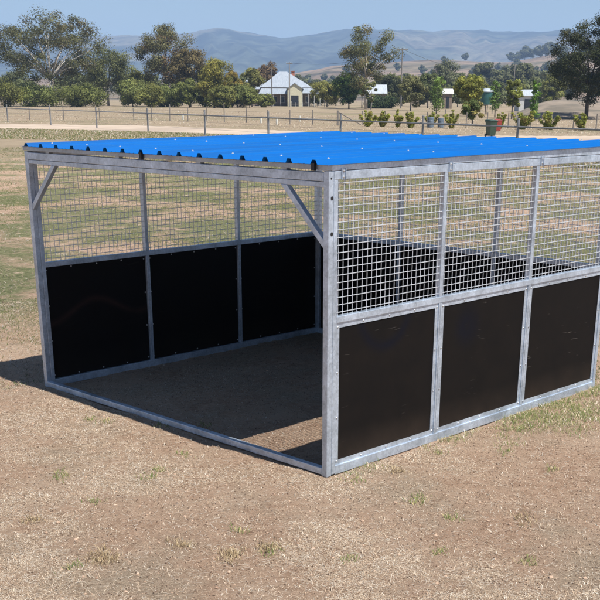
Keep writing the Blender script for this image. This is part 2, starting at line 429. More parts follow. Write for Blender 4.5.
# ------------------------------------------------------------------ the shelter
W, L, H, HM = 3.69, 3.66, 2.10, 1.14
shelter = empty('animal_shelter', (0, 0, 0))
tag(shelter, 'galvanised steel frame shelter with blue ribbed roof, mesh upper walls and black lower panels', 'animal shelter')
G = M['galv']
def side(wallname, T, divs, s_end, outer_rivets, n_mesh, post_skip, rivet_proto, label_side, do_rivets=True, s0=.05):
    """T maps (s, n, z) boxes to world; divs are divider centres; n runs inwards"""
    def B(mb, a0, a1, n0, n1, z0, z1): return T(mb, a0, a1, n0, n1, z0, z1)
    t = .05
    st = s0+.04                                              # stile
    a, b = s0, s_end
    B(MB(), a, b, 0, t, H-.055, H).build('top_rail', G, shelter, bevel=.003)
    B(MB(), a, st, 0, t, .0, H-.055).build('end_stile', G, shelter, bevel=.003)
    B(MB(), b-.04, b, 0, t, .0, H-.055).build('end_stile', G, shelter, bevel=.003)
    B(MB(), st, b-.04, 0, t, HM-.045, HM).build('mid_rail', G, shelter, bevel=.003)
    B(MB(), st, b-.04, 0, t, -.008, .058).build('bottom_rail', G, shelter, bevel=.003)
    edges = [st]+[v for d in divs for v in (d-.019, d+.019)]+[b-.04]
    for d in divs:
        B(MB(), d-.019, d+.019, .002, t-.002, HM, H-.055).build('upper_divider', G, shelter, bevel=.002)
        m = MB(); B(m, d-.019, d-.0015, .002, t-.002, .058, HM-.045); B(m, d+.0015, d+.019, .002, t-.002, .058, HM-.045)
        m.build('lower_divider', G, shelter, bevel=.002)
    for i in range(0, len(edges), 2):
        e0, e1 = edges[i], edges[i+1]
        m = MB(); p = .05; wr = .0020; z0, z1 = HM, H-.055
        k = int(round((e1-e0)/p)); ss = [e0+(q+.5)*(e1-e0)/k for q in range(k)]
        for s in ss:
            s += random.uniform(-.0012, .0012); B(m, s-wr*.85, s+wr*.85, n_mesh+wr, n_mesh+wr*2.7, z0-.004, z1+.004)
        kz = int(round((z1-z0)/p)); zz = [z0+(q+.55)*(z1-z0)/kz for q in range(kz)]
        for z in zz:
            z += random.uniform(-.0012, .0012); B(m, e0-.008, e1+.008, n_mesh-wr*1.2, n_mesh+wr, z-wr*1.15, z+wr*1.15)
        m.build('mesh_panel', M['wire'] if outer_rivets else M['wire'], shelter)
        # angle flange ring and rubber sheet
        zl, zh, fwid = .058, HM-.045, .036
        fr = MB(); B(fr, e0, e0+fwid, .010, .014, zl, zh); B(fr, e1-fwid, e1, .010, .014, zl, zh)
        B(fr, e0+fwid, e1-fwid, .010, .014, zl, zl+fwid); B(fr, e0+fwid, e1-fwid, .010, .014, zh-fwid, zh)
        fr.build('panel_flange', G, shelter)
        pm = B(MB(), e0+.002, e1-.002, .0155, .024, zl+.002, zh-.002)
        key = (label_side, i//2)
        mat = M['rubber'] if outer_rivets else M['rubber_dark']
        if key == ('right', 0): mat = rubber('scuffed_rubber_sheet', ring=(.62, 1.13, .27, .06, (.0035, .0045, .0095)))
        if key == ('right', 1): mat = rubber('marked_rubber_sheet', ring=(1.62, .86, .06, .13, (.0035, .0045, .010)))
        if key == ('left', 0): mat = rubber('smeared_rubber_sheet', wave=(.35, .66, .09, 6.0, .05), dust=.3, scr=.12)
        pan = pm.build('rubber_panel', mat, shelter)
        if do_rivets:
            nr = .0085 if outer_rivets else .0245
            off = .018
            pts = []
            for q in range(4):
                z = zl+.03+q*(zh-zl-.06)/3; pts += [(e0+off, z), (e1-off, z)]
            for q in range(1, 4):
                s = e0+q*(e1-e0)/4; pts += [(s, zl+off), (s, zh-off)]
            for (s, z) in pts:
                r = bpy.data.objects.new('rivet', rivet_proto); COL.objects.link(r); r.parent = pan
                bb = MB(); B(bb, s, s, nr, nr, z, z); r.location = bb.v[0]
def T_right(m, a0, a1, n0, n1, z0, z1): return m.box(a0, a1, n0, n1, z0, z1)
def T_left(m, a0, a1, n0, n1, z0, z1): return m.box(a0, a1, W-n1, W-n0, z0, z1)
def T_rear(m, a0, a1, n0, n1, z0, z1): return m.box(L-n1, L-n0, W-a1, W-a0, z0, z1)
rv = MB().lathe([(.0075, -.003), (.0075, .0015), (.005, .004), (.001, .005)], 8)
rvm = [(x, -z, y) for x, y, z in rv.v]; rp_out = MB(); rp_out.v = rvm; rp_out.f = rv.f
rp_out = rp_out.mesh('rivet'); rp_out.materials.append(M['bolt'])
side('right', T_right, [1.245, 2.44], L, True, .014, None, rp_out, 'right')
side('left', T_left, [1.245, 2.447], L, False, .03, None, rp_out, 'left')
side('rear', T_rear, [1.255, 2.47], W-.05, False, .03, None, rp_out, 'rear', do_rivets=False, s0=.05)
# posts (front two are 50 mm square; the front one has bolt holes)
def post(x0, x1, y0, y1, ztop):
    return MB().box(x0, x1, y0, y1, -.01, ztop).build('corner_post', G, shelter, bevel=.004)
p1 = post(0, .048, 0, .05, H)
p2 = post(0, .048, W-.05, W, H)
def disc_y(mb, x, z, y, r=.011, n=14):
    k = len(mb.v); mb.v += [(x+r*math.cos(2*math.pi*i/n), y, z+r*1.1*math.sin(2*math.pi*i/n)) for i in range(n)]+[(x+r*math.cos(2*math.pi*i/n), y+.004, z+r*1.1*math.sin(2*math.pi*i/n)) for i in range(n)]
    mb.f.append(tuple(range(k, k+n))); mb.f += [(k+i, k+n+i, k+n+(i+1) % n, k+(i+1) % n) for i in range(n)]
for z in (1.93, 1.70, 2.055):
    m = MB(); disc_y(m, .030 if z < 2 else .022, z, -.0015, .012 if z < 2 else .006); m.build('bolt_hole', M['black'], p1)
# front frame: double top rail, floor rail, corner braces
MB().box(0, .048, .05, W-.05, 2.035, 2.093).build('front_top_rail', G, shelter, bevel=.003)
MB().box(.006, .046, .05, W-.05, 1.998, 2.032).build('front_lower_rail', G, shelter, bevel=.003)
MB().box(0, .05, .05, W-.05, .0, .05).build('front_floor_rail', G, shelter, bevel=.004)
def brace(sgn, y0):
    # diagonal square tube in the front plane
    a = np.array([.024, y0, 1.63]); b = np.array([.024, y0+sgn*.40, 2.015])
    d = b-a; d /= np.linalg.norm(d); q = np.array([0, -d[2], d[1]])*.02; w = np.array([.02, 0, 0])
    a2 = a-d*.0; b2 = b
    vs = []
    for p, cutz in ((a2, None), (b2, None)):
        for s1, s2 in ((-1, -1), (1, -1), (1, 1), (-1, 1)): vs.append(p+s1*w+s2*q)
    # mitre: lower end flush with post, upper end flush with rail
    for i in range(4):
        v = vs[i]; k = (y0-v[1])/d[1]; vs[i] = v+d*k
    for i in range(4, 8):
        v = vs[i]; k = (1.998-v[2])/d[2]; vs[i] = v+d*k
    MB().add(vs, [(0, 1, 2, 3), (7, 6, 5, 4), (0, 4, 5, 1), (1, 5, 6, 2), (2, 6, 7, 3), (3, 7, 4, 0)]).build('corner_brace', G, shelter, bevel=.002)
brace(1, .051); brace(-1, W-.051)
# roof purlins / fascia
MB().box(-.012, .03, -.0, W, 2.108, 2.140).build('front_fascia', M['galv_dull'], shelter, bevel=.002)
MB().box(-.004, .02, .0, .05, 2.101, 2.107).build('packer_plate', G, shelter)
for y in (.4, 1.3, 2.3, 3.3): MB().box(.0, .04, y, y+.05, 2.094, 2.108).build('packer_plate', M['galv_dull'], shelter)
for ya, yb in ((0, .045), (W-.045, W)):
    e_ = L+.2; zt = 2.1385; q_ = .030*e_/L
    MB().add([(.031, ya, 2.104), (e_, ya, 2.104), (e_, yb, 2.104), (.031, yb, 2.104), (.031, ya, zt), (e_, ya, zt+q_), (e_, yb, zt+q_), (.031, yb, zt)], [(3, 2, 1, 0), (4, 5, 6, 7), (0, 1, 5, 4), (1, 2, 6, 5), (2, 3, 7, 6), (3, 0, 4, 7)]).build('side_purlin', M['galv'], shelter, bevel=.002)
for x in (1.2, 2.4, L-.04): MB().box(x, x+.04, .046, W-.046, 2.10, 2.138).build('roof_purlin', M['galv'], shelter, bevel=.002)
for y in (.118, 1.975): MB().box(-.036, -.0125, y-.014, y+.014, 2.103, 2.150).build('end_cap', M['black'], shelter, bevel=.002)
# U brackets with two bolts on the right side
for x in (.115, 1.262, 2.457, 3.5):
    b_ = MB(); b_.box(x, x+.004, -.012, 0, 2.045, 2.115); b_.box(x+.034, x+.038, -.012, 0, 2.045, 2.115); b_.box(x+.004, x+.034, -.003, -.0, 2.045, 2.115)
    bo = b_.build('bracket', G, shelter)
    for z in (2.062, 2.1):
        n = MB().lathe([(.008, 0), (.008, .006), (.004, .010)], 6); n.v = [(x+.019+a, -.003-c, z+b) for a, b, c in n.v]; n.build('bolt', M['bolt'], bo)
# roof sheet
def roof_z(x): return 2.141+.030*(x/L)
def roof_sheet():
    prof = [(-.022, 0)]
    ribs = [.108+.2325*k for k in range(16)]
    for c in ribs: prof += [(c-.032, 0), (c-.016, .029), (c+.016, .029), (c+.032, 0), ]
    prof += [(3.712, 0)]
    # small stiffening pans between ribs
    full = [prof[0]]
    for a, b in zip(prof, prof[1:]):
        if a[1] == 0 and b[1] == 0 and b[0]-a[0] > .1:
            for t in (.30, .34, .36, .40, .60, .64, .66, .70):
                full.append((a[0]+(b[0]-a[0])*t, .003 if round(t*100) in (34, 36, 64, 66) else 0))
        full.append(b)
    xs = [-.034, .3, 1, 1.8, 2.7, 3.4, L+.25]; V = []; F = []; n = len(full)
    for x in xs:
        for y, z in full: V.append((x, y, roof_z(x)+z+.0008))
    for x in xs:
        for y, z in full: V.append((x, y, roof_z(x)+z-.0008))
    k = len(xs)*n
    for i in range(len(xs)-1):
        for j in range(n-1):
            q = i*n+j; F.append((q, q+n, q+n+1, q+1)); F.append((k+q, k+q+1, k+q+n+1, k+q+n))
    for j in range(n-1):
        F.append((j, j+1, k+j+1, k+j)); q = (len(xs)-1)*n+j; F.append((q+1, q, k+q, k+q+1))
    for i in range(len(xs)-1):
        a, b = i*n, (i+1)*n; F.append((b, a, k+a, k+b)); a += n-1; b += n-1; F.append((a, b, k+b, k+a))
    me = bpy.data.meshes.new('roof_sheet'); me.from_pydata(V, [], F); me.update()
    return link('roof_sheet', me, M['roof_blue'], shelter), ribs
roof, ribs = roof_sheet()
sc = MB().lathe([(.009, 0), (.009, .002), (.0055, .003), (.0055, .008), (.001, .009)], 8).mesh('roof_screw'); sc.materials.append(M['screw'])
for xi, x in enumerate((.10, 1.22, 2.42, 3.62)):
    for k in range(0, 16):
        if k % 2 == xi % 2 or k == 0:
            s = bpy.data.objects.new('roof_screw', sc); COL.objects.link(s); s.parent = roof
            s.location = (x+random.uniform(-.02, .02), ribs[k], roof_z(x)+.0298)

# ------------------------------------------------------------------ foliage builders
def crown_mesh(name, clumps, leaves, size, col, var=.22, alt=None, altp=.2, rng=None, up=.5):
    """clumps: array (n,4) x y z r ; many small leaf faces through each clump's volume"""
    rng = rng or RNG
    n = len(clumps)*leaves
    c = np.repeat(clumps, leaves, 0)
    d = rng.normal(size=(n, 3)); d /= np.linalg.norm(d, axis=1)[:, None]
    rad = (rng.random(n)**.42)[:, None]*c[:, 3:4]*(1+.12*rng.normal(size=(n, 1)))
    p = c[:, :3]+d*rad*np.array([1, 1, .72])
    nr = d*1.25+rng.normal(size=(n, 3))*.55; nr[:, 2] += up; nr /= np.linalg.norm(nr, axis=1)[:, None]
    a = np.cross(nr, rng.normal(size=(n, 3))); a /= np.linalg.norm(a, axis=1)[:, None]+1e-9
    b = np.cross(nr, a)
    s = size*(.55+.9*rng.random((n, 1)))
    a = a*s; b = b*s*.55
    V = np.stack([p-a, p+b*.9+a*.1, p+a, p-b*.9-a*.1], 1).reshape(-1, 3)
    F = np.arange(4*n).reshape(n, 4)
    cl = np.repeat(1+var*rng.normal(size=(len(clumps), 1)), leaves, 0)
    t = np.array(col)[None]*np.clip(cl*(1+.13*rng.normal(size=(n, 1))), .45, 1.9)
    if alt is not None:
        m = np.repeat(rng.random(len(clumps)) < altp, leaves) & (rng.random(n) < .8)
        t[m] = np.array(alt)[None]*(1+var*rng.normal(size=(m.sum(), 1)))
    return np_mesh(name, V, F, np.repeat(np.clip(t, .004, 1), 4, 0))
def tree(name, label, cat, px, D, top, wpx, col, style='round', seed=0, alt=None, altp=.2, bark='bark_grey', group=None, leafpx=.33, low=.12, dens=1.0, lean=0, z0=0.0):
    rng = np.random.default_rng(seed*13+5)
    base = at_dist(px, 97, D); h = at_dist(px, top, D)[2]-z0; R = wpx*D/1160/2*1.08; col = tuple(min(.34, c*q_) for c, q_ in zip(col, (1.75, 1.65, 1.05))); alt = tuple(min(.36, c*q_) for c, q_ in zip(alt, (1.65, 1.5, 1.0))) if alt else None
    o = empty(name, (base[0], base[1], z0)); tag(o, label, cat, group)
    ls = max(.04, min(leafpx, .36)*D/1160*2.2)
    if style == 'big':
        n = int(72*dens); cl = []
        while len(cl) < n:
            u = rng.uniform(-1, 1, 3); q = (u**2).sum()
            if q > 1: continue
            k_ = .8+.28*rng.random(); zc = h*(low+(1-low)*.5)
            cl.append((u[0]*R*.85*k_, u[1]*R*.85*k_, zc+u[2]*h*(1-low)*.47, R*rng.uniform(.10, .21)))
        cl = np.array(cl); leaves = 300; limbs = 22
    elif style == 'gum':        # airy crown, separate clumps on long limbs
        n = int(34*dens); cl = []
        while len(cl) < n:
            u = rng.uniform(-1, 1, 3)
            rr_ = math.hypot(u[0], u[1])
            if rr_*rr_+u[2]**2 > 1: continue
            z = h*(.62+.36*u[2])
            cl.append((u[0]*R*.86, u[1]*R*.86, z, R*rng.uniform(.16, .30)))
        cl = np.array(cl); leaves = 300; limbs = 13
    elif style == 'column':
        n = int(20*dens); cl = np.array([(rng.normal()*R*.25, rng.normal()*R*.25, h*(low+(1-low)*(k+.5)/n), R*rng.uniform(.45, .8)*(1-.55*(k/n)**2)) for k in range(n)])
        leaves = 120; limbs = 4
    elif style == 'shrub':
        cl = []
        for k in range(9):
            a = rng.uniform(0, 6.28); q = rng.random()**.6*R*.95; hh = h*rng.uniform(.6, 1.05)*(1-.25*q/R)
            for t in np.linspace(.15, 1, 6): cl.append((math.cos(a)*q*t, math.sin(a)*q*t, hh*t, R*rng.uniform(.13, .25)))
        cl = np.array(cl); leaves = 60; limbs = 9
    else:
        n = int(46*dens); cl = []
        while len(cl) < n:
            u = rng.uniform(-1, 1, 3); q = (u**2).sum()
            if q > 1 or q < .15: continue
            zc = h*(low+(1-low)*.5); k_ = .72+.42*rng.random(); cl.append((u[0]*R*.82*k_, u[1]*R*.82*k_, zc+u[2]*h*(1-low)*.46*(.8+.25*rng.random()), R*rng.uniform(.18, .38)))
        cl = np.array(cl); leaves = 330; limbs = 8
    link('crown', crown_mesh('crown', cl, leaves, ls, col, alt=alt, altp=altp, rng=rng), M['leaf'], o)
    t = MB(); r = max(.06, h*.018)
    if style == 'shrub': r = .03*h
    fork = np.array([lean*h*.1, 0, h*(.38 if style in ('gum',) else .3)])
    t.tube([(0, 0, -.1), fork*.5+np.array([.1*r, .2*r, 0]), fork], [r*1.25, r, r*.8], 7)
    idx = rng.permutation(len(cl))[:limbs]
    for i in idx:
        e = cl[i][:3]; m = fork*.55+e*.45+np.array([0, 0, h*.03])
        t.tube([fork*.96, m, e], [r*.55, r*.35, r*.12], 5)
    if style == 'column': t.tube([fork, (0, 0, h*.9)], [r*.7, r*.2], 5)
    t.build('trunk', M[bark], o, smooth=True)
    return o

# colours (leaf albedo)
OL = (.105, .115, .045); DK = (.035, .048, .026); GUM = (.085, .095, .06); YG = (.20, .17, .035); LG = (.11, .16, .045); GR = (.085, .10, .065); BR = (.14, .095, .06); GB = (.085, .10, .085)
tree('gum_tree', 'huge dark grey-green gum tree at the far left edge of the paddock', 'tree', 52, 290, 8, 118, (.062, .066, .042), 'big', 1, alt=(.08, .075, .055), dens=1.5, low=.22, bark='bark_pale', leafpx=.5)
tree('gum_tree', 'dull green gum tree between the huge left gum and the spreading one', 'tree', 108, 310, 42, 62, (.07, .08, .045), 'round', 2, dens=1.2, low=.15, bark='bark_grey')
tree('gum_tree', 'tall spreading grey gum with forked trunks, left of the golden tree', 'tree', 167, 300, 21, 60, (.085, .085, .055), 'gum', 3, alt=(.14, .10, .07), altp=.25, dens=2.6, bark='bark_grey')
tree('gum_tree', 'reddish-brown tinged gum tree leaning against the golden tree', 'tree', 190, 296, 46, 38, (.095, .08, .052), 'round', 4, dens=1.0, low=.35)
tree('golden_tree', 'large golden-green round tree left of the grey-roofed house', 'tree', 214, 275, 57, 42, (.15, .145, .045), 'round', 5, alt=(.12, .13, .045), altp=.35, dens=1.3, low=.1)
tree('golden_tree', 'smaller rusty-gold tree on the right shoulder of the large golden tree', 'tree', 232, 285, 70, 22, (.16, .125, .04), 'round', 6, alt=(.13, .13, .045), dens=.8, low=.2)
tree('tree', 'olive tree with open crown just left of the house wing', 'tree', 252, 300, 65, 26, (.12, .125, .055), 'round', 7, dens=.9, low=.2)
tree('tree', 'purple-brown leafed tree above the left house roof', 'tree', 268, 385, 62, 24, (.11, .08, .065), 'round', 8, dens=.9, low=.3)
SH = 'shrubs in the long row along the far paddock fence'
sh_txt = ['at the left end of the far row', 'below the huge left gum', 'beside the dull green gum', 'under the spreading grey gum', 'right of the spreading gum trunk', 'under the reddish gum', 'below the left side of the golden tree', 'below the right side of the golden tree', 'under the rusty-gold tree', 'left of the house wing', 'below the house wing', 'left of the two power poles']
for k, px in enumerate((5, 38, 82, 134, 150, 170, 188, 205, 222, 237, 250, 266)):
    c = [OL, (.095, .115, .05), (.085, .10, .04), (.11, .13, .055)][k % 4]
    tree('shrub', 'bushy olive shrub '+sh_txt[k], 'shrub', px+random.uniform(-2, 2), (268, 285, 276, 292)[k % 4], (79+3*(k % 3)+random.uniform(-1.5, 2.5)) if k < 9 else (83, 89, 93)[k-9], ((31, 40, 27, 36)[k % 4] if k > 2 else 50) if k < 10 else 19, c, 'round', 20+k, group=SH, dens=.8, low=.02, leafpx=.4)
tree('tree', 'light olive tree right beside the house verandah', 'tree', 327, 300, 79, 30, (.125, .13, .055), 'round', 40, dens=.9, low=.1)
tree('tree', 'dark green dense tree in front of the tall pale gum', 'tree', 349, 270, 71, 31, (.05, .085, .03), 'round', 41, alt=(.08, .11, .035), dens=1.3, low=.1, bark='bark_dark')
tree('tree', 'orange-tinged small tree beside the tall pale gum trunk', 'tree', 362, 290, 74, 13, (.15, .12, .04), 'round', 42, dens=.6, low=.3)
tree('gum_tree', 'tall open gum with pale trunk standing above all the others', 'tree', 366, 262, 22, 62, (.085, .092, .055), 'gum', 43, alt=(.12, .11, .07), dens=1.35, bark='bark_pale', leafpx=.36)
tree('gum_tree', 'slender white-trunked sapling at the foot of the tall open gum', 'tree', 371, 255, 76, 17, (.10, .11, .06), 'gum', 44, dens=.5, bark='bark_pale', lean=.8)
tree('tree', 'dark tree behind the silver shed roof', 'tree', 390, 320, 72, 26, (.05, .06, .04), 'round', 45, dens=1.0, low=.05)
tree('tree', 'grey-green tree directly right of the crossarm pole', 'tree', 411, 235, 74, 28, (.095, .10, .06), 'round', 46, dens=1.0, low=.08)
tree('tree', 'dense olive tree between the crossarm pole and the white shed', 'tree', 428, 300, 68, 24, (.06, .075, .04), 'round', 47, dens=1.0, low=.1)
tree('tree', 'bright green slender tree left of the small white shed', 'tree', 437, 190, 77, 17, (.09, .14, .05), 'column', 48, dens=1.1, low=.15)
tree('gum_tree', 'broad grey-green gum rising behind the small white shed', 'tree', 447, 420, 60, 34, (.075, .085, .065), 'round', 49, dens=1.1, low=.2)
tree('young_tree', 'yellow-green round young tree left of the green water tank', 'tree', 469, 170, 72.5, 32, (.135, .145, .042), 'round', 50, alt=(.11, .14, .04), altp=.35, dens=1.1, low=.32, leafpx=.45)
tree('young_tree', 'dark leafy bush-tree growing under the yellow-green round tree', 'tree', 474, 118, 99, 23, (.07, .095, .04), 'round', 51, alt=(.17, .16, .07), altp=.25, dens=.7, low=.18, leafpx=.45)
tree('young_tree', 'thin pale green young tree right of the green water tank', 'tree', 496, 160, 81, 13, (.085, .14, .055), 'column', 52, dens=1, low=.25)
tree('young_tree', 'sparse yellowish young tree between the tank and the right-hand shed', 'tree', 513, 150, 79, 22, (.12, .14, .05), 'gum', 53, dens=1.1, low=.3, leafpx=.45)
tree('young_tree', 'bright green pencil-shaped young conifer at the right-hand shed', 'tree', 535, 140, 81, 11, (.075, .145, .035), 'column', 54, dens=1.3, low=.12)
tree('dark_tree', 'very dark heavy-crowned tree filling the right edge above the bank', 'tree', 588, 150, 10, 90, (.026, .033, .02), 'big', 55, alt=(.045, .05, .03), dens=2.0, low=.13, bark='bark_dark', leafpx=.55)
SB = 'yellow-green shrubs planted along the wire fence'
for k, (px, w, tp, D, txt) in enumerate([(368, 13, 108.5, 106, 'first beside the strainer brace'), (383, 12, 108.5, 106, 'second right of the strainer brace'), (398, 11, 110, 104, 'below the crossarm pole'),
        (411, 15, 110.5, 103, 'left of the blue-grey drums'), (432, 12, 112, 108, 'just behind the blue-grey drums'), (453, 15, 111, 102, 'left of the dark bush-tree'), (502, 13, 109, 100, 'immediately right of the green bin'), (524, 16, 108, 99, 'below the right-hand shed'), (552, 17, 111, 98, 'in front of the bare earth bank'), (585, 14, 112, 97, 'at the right end of the wire fence')]):
    tree('shrub', 'spiky yellow-green shrub '+txt, 'shrub', px, D, tp, w*random.uniform(1.1, 1.5), (.15, .17, .05), 'shrub', 60+k, alt=(.23, .20, .10), altp=.25, group=SB, leafpx=.5, dens=1.0)
for k, (px, D, tp, wpx, c, t) in enumerate([(140, 330, 66, 30, OL, 'behind the shrubs left of the spreading gum'), (154, 345, 72, 26, GR, 'directly behind the trunks of the spreading gum'), (182, 335, 74, 24, OL, 'filling the gap under the reddish gum'),
        (206, 340, 70, 26, OL, 'behind the left side of the golden tree'), (243, 350, 76, 24, GR, 'peeping over the shrubs left of the house'), (302, 372, 80, 20, GR, 'rising behind the farmhouse roof'), (318, 355, 77, 26, OL, 'just behind the verandah end of the farmhouse'), (336, 350, 76, 30, GR, 'behind the dark dense tree'), (385, 380, 74, 26, GR, 'between the silver shed and the crossarm pole'), (402, 360, 75, 26, OL, 'directly behind the crossarm pole'), (420, 340, 78, 26, GR, 'behind the grey-green tree right of the pole'), (437, 350, 76, 24, OL, 'behind the bright green slender tree'), (458, 330, 79, 28, GR, 'behind the left of the yellow-green round tree'),
        (478, 345, 78, 26, OL, 'behind the green water tank'), (496, 330, 80, 26, GR, 'behind the thin pale green young tree'), (514, 340, 77, 28, OL, 'left behind the right-hand shed'), (534, 350, 74, 30, GR, 'right behind the right-hand shed'), (552, 330, 76, 28, OL, 'left behind the very dark right tree'), (20, 340, 70, 40, GR, 'below the left of the huge gum crown'), (75, 345, 66, 40, GR, 'below the right of the huge gum crown')]):
    tree('tree', 'bushy olive-grey tree '+t, 'tree', px, D, tp, wpx, c, 'round', 100+k, dens=.8, low=.03, leafpx=.4)
# trees on the plain behind, and on the brown hill: copies of two grey prototypes
def tree_copy(src, x, y, z, s, rz, label, group):
    r = src.copy(); COL.objects.link(r); r.location = (x, y, z); r.scale = (s, s, s*random.uniform(.85, 1.15)); r.rotation_euler = (0, 0, rz)
    r['label'] = label; r['group'] = group
    for ch in src.children:
        c = ch.copy(); COL.objects.link(c); c.parent = r
    return r
LBL1 = 'hazy grey-green tree in the scattered line on the plain before the brown hill'
GR1 = 'grey-green trees on the plain before the hill'
pr1 = tree('distant_tree', LBL1, 'tree', 243, 620, 74, 22, (.085, .095, .07), 'gum', 80, group=GR1, low=.1, dens=1.6, leafpx=.5)
for px, D, sc_ in [(300, 700, 1.0), (318, 640, .95), (338, 760, 1.1), (352, 620, .9), (392, 560, .9), (408, 640, 1.1), (462, 600, 1.15), (486, 640, 1.35), (500, 560, 1.1), (521, 520, 1.1), (538, 560, 1.2), (552, 480, 1.0), (10, 600, 1), (90, 640, 1.1), (120, 700, 1), (568, 560, 1.2), (596, 600, 1.2), (283, 760, .9), (374, 700, .9), (478, 500, .75), (530, 640, 1.3), (545, 700, 1.4), (510, 680, 1.35)]:
    p = at_dist(px, 97, D); tree_copy(pr1, p[0], p[1], 0, sc_, random.uniform(0, 6.28), LBL1, GR1)
LBL2 = 'tiny blue-grey tree dotted on the dry slope of the brown hill'
GR2 = 'blue-grey trees on the brown hill'
pr2 = None
spots = [(281, 1150, 1.1), (293, 1300, .9), (305, 1200, 1.3), (322, 1350, .8), (331, 1150, 1), (345, 1500, 1), (395, 1500, .9), (420, 1400, .9), (441, 1700, .9), (470, 1350, 1.0), (481, 1250, 1.25), (494, 1500, .9), (500, 1400, 1),
         (507, 2050, 1.5), (513, 2100, 1.4), (520, 2000, 1.9), (526, 1950, 1.5), (533, 1900, 1.7), (540, 1850, 1.6), (546, 1900, 1.9), (551, 1800, 1.5), (556, 1750, 1.6), (530, 1200, 1.2), (542, 1300, 1.2), (518, 1100, 1.1), (560, 1400, 1.5), (575, 1700, 1.6), (590, 1600, 1.8), (512, 1500, 1.3), (548, 1100, 1.2), (260, 1250, 1.0), (461, 2000, 1.2), (430, 1250, .9)]
for px, D, s in spots:
    z = float(terrain(np.array(px, float), np.array(float(D))))-.5
    lat = (px-317.27)/1160*D; x = CX+FH[0]*D+r0[0]*lat; y = CY+FH[1]*D+r0[1]*lat
    if pr2 is None:
        pr2 = tree('distant_tree', LBL2, 'tree', px, D, 97-12*1245/D+.5, 11*1160/D, (.085, .095, .075), 'round', 81, group=GR2, low=.1, leafpx=.45, dens=.6)
        pr2.location = (x, y, z)
    else:
        tree_copy(pr2, x, y, z, s, random.uniform(0, 6.28), LBL2, GR2)

# ------------------------------------------------------------------ pipe fence beyond the yard
pf = empty('pipe_fence', (*ground_at(205, 136)[:2], 0)); tag(pf, 'grey steel pipe rail fence on round posts beside the pale dirt road', 'fence')
off = np.array(pf.location)
ppx = [-90, -36, 8, 51, 97, 148.3, 205.3, 268.5, 340.5, 422, 516, 622, 745]
pts = []
for px in ppx:
    pts.append(ground_at(px, 97+35+(px-148)*.0705)-off)
for i, p in enumerate(pts):
    t = MB().tube([(p[0], p[1], -.1), (p[0], p[1], 1.66)], .062, 12); o = t.build('fence_post', M['pipe'], pf, smooth=False)
    MB().lathe([(.066, 1.655), (.066, 1.69), (.03, 1.71)], 12, (p[0], p[1])).build('post_cap', M['black'] if i == 8 else M['pipe'], o)
for a, b in zip(pts, pts[1:]):
    MB().tube([(a[0], a[1], 1.33), (b[0], b[1], 1.33)], .042, 8).build('rail', M['pipe'], pf)
for zz in (.45, .88):
    m = MB()
    for a, b in zip(pts, pts[1:]): m.tube([(a[0], a[1], zz), (b[0], b[1], zz)], .006, 4)
    m.build('wire', M['wire_dull'], pf)
# wire fence with timber posts across the paddock
wf = empty('wire_fence', (*ground_at(290, 124.3)[:2], 0)); tag(wf, 'old wire fence on thin weathered timber posts crossing the dry paddock', 'fence')
off = np.array(wf.location)
wps = [(-40, 119.5, 1.3), (-5, 119.8, 1.3), (30, 120, 1.3), (64, 120.3, 1.4), (100, 120.5, 1.3), (134, 120.8, 1.3), (152, 121, 1.4), (170, 121.2, 1.75), (188, 121.4, 1.45), (207, 121.7, 1.4), (224.5, 122.2, 1.95), (246.5, 123, 1.45), (268, 123.7, 1.3), (290, 124.4, 1.35), (312.5, 124.7, 1.35), (338, 125.5, 1.35), (362, 125.6, 1.3), (385, 126, 1.3), (407, 126.4, 1.3), (427, 126.8, 1.3), (445, 127.2, 1.55), (466, 127.6, 1.3), (487, 128, 1.3), (508, 128.3, 1.3), (530, 128.6, 1.3), (551, 129, 1.3), (573, 129.3, 1.4), (596, 129.7, 1.3), (620, 130, 1.3)]
wp = [ground_at(a, b)-off for a, b, c in wps]
for p, (a, b, h) in zip(wp, wps):
    th = .05 if a not in (338,) else .12
    MB().tube([(p[0], p[1], -.1), (p[0]+random.uniform(-.03, .03), p[1], h)], [th*1.1, th], 8).build('fence_post', M['wood_grey'], wf)
i = [k for k, w in enumerate(wps) if w[0] == 338][0]
MB().tube([(wp[i][0], wp[i][1], 1.2), (wp[i+1][0]*.95+wp[i][0]*.05, wp[i+1][1]*.95+wp[i][1]*.05, .1)], .05, 8).build('strainer_brace', M['wood_grey'], wf)
for zz in (.35, .7, 1.1):
    m = MB()
    for a, b in zip(wp, wp[1:]): m.tube([(a[0], a[1], zz), (b[0], b[1], zz)], .008, 4)
    m.build('wire', M['wire_dull'], wf)
for px, py, t in ((183, 119.8, 'left of the rest, below the reddish gum'), (261, 123.2, 'middle, left of the fence post near the house'), (277, 124.6, 'right, below the left end of the house'), (300, 121.6, 'far, below the cream gable')):
    p = ground_at(px, py); o = empty('tree_guard', (p[0], p[1], 0)); tag(o, 'pale tree guard, '+t, 'tree guard', 'pale tree guards on the paddock')
    MB().lathe([(.10, 0), (.11, .35), (.10, .6)], 10).build('sleeve', M['guard'], o); MB().tube([(.14, 0, -.05), (.14, 0, .72)], .02, 6).build('stake', M['wood_grey'], o)

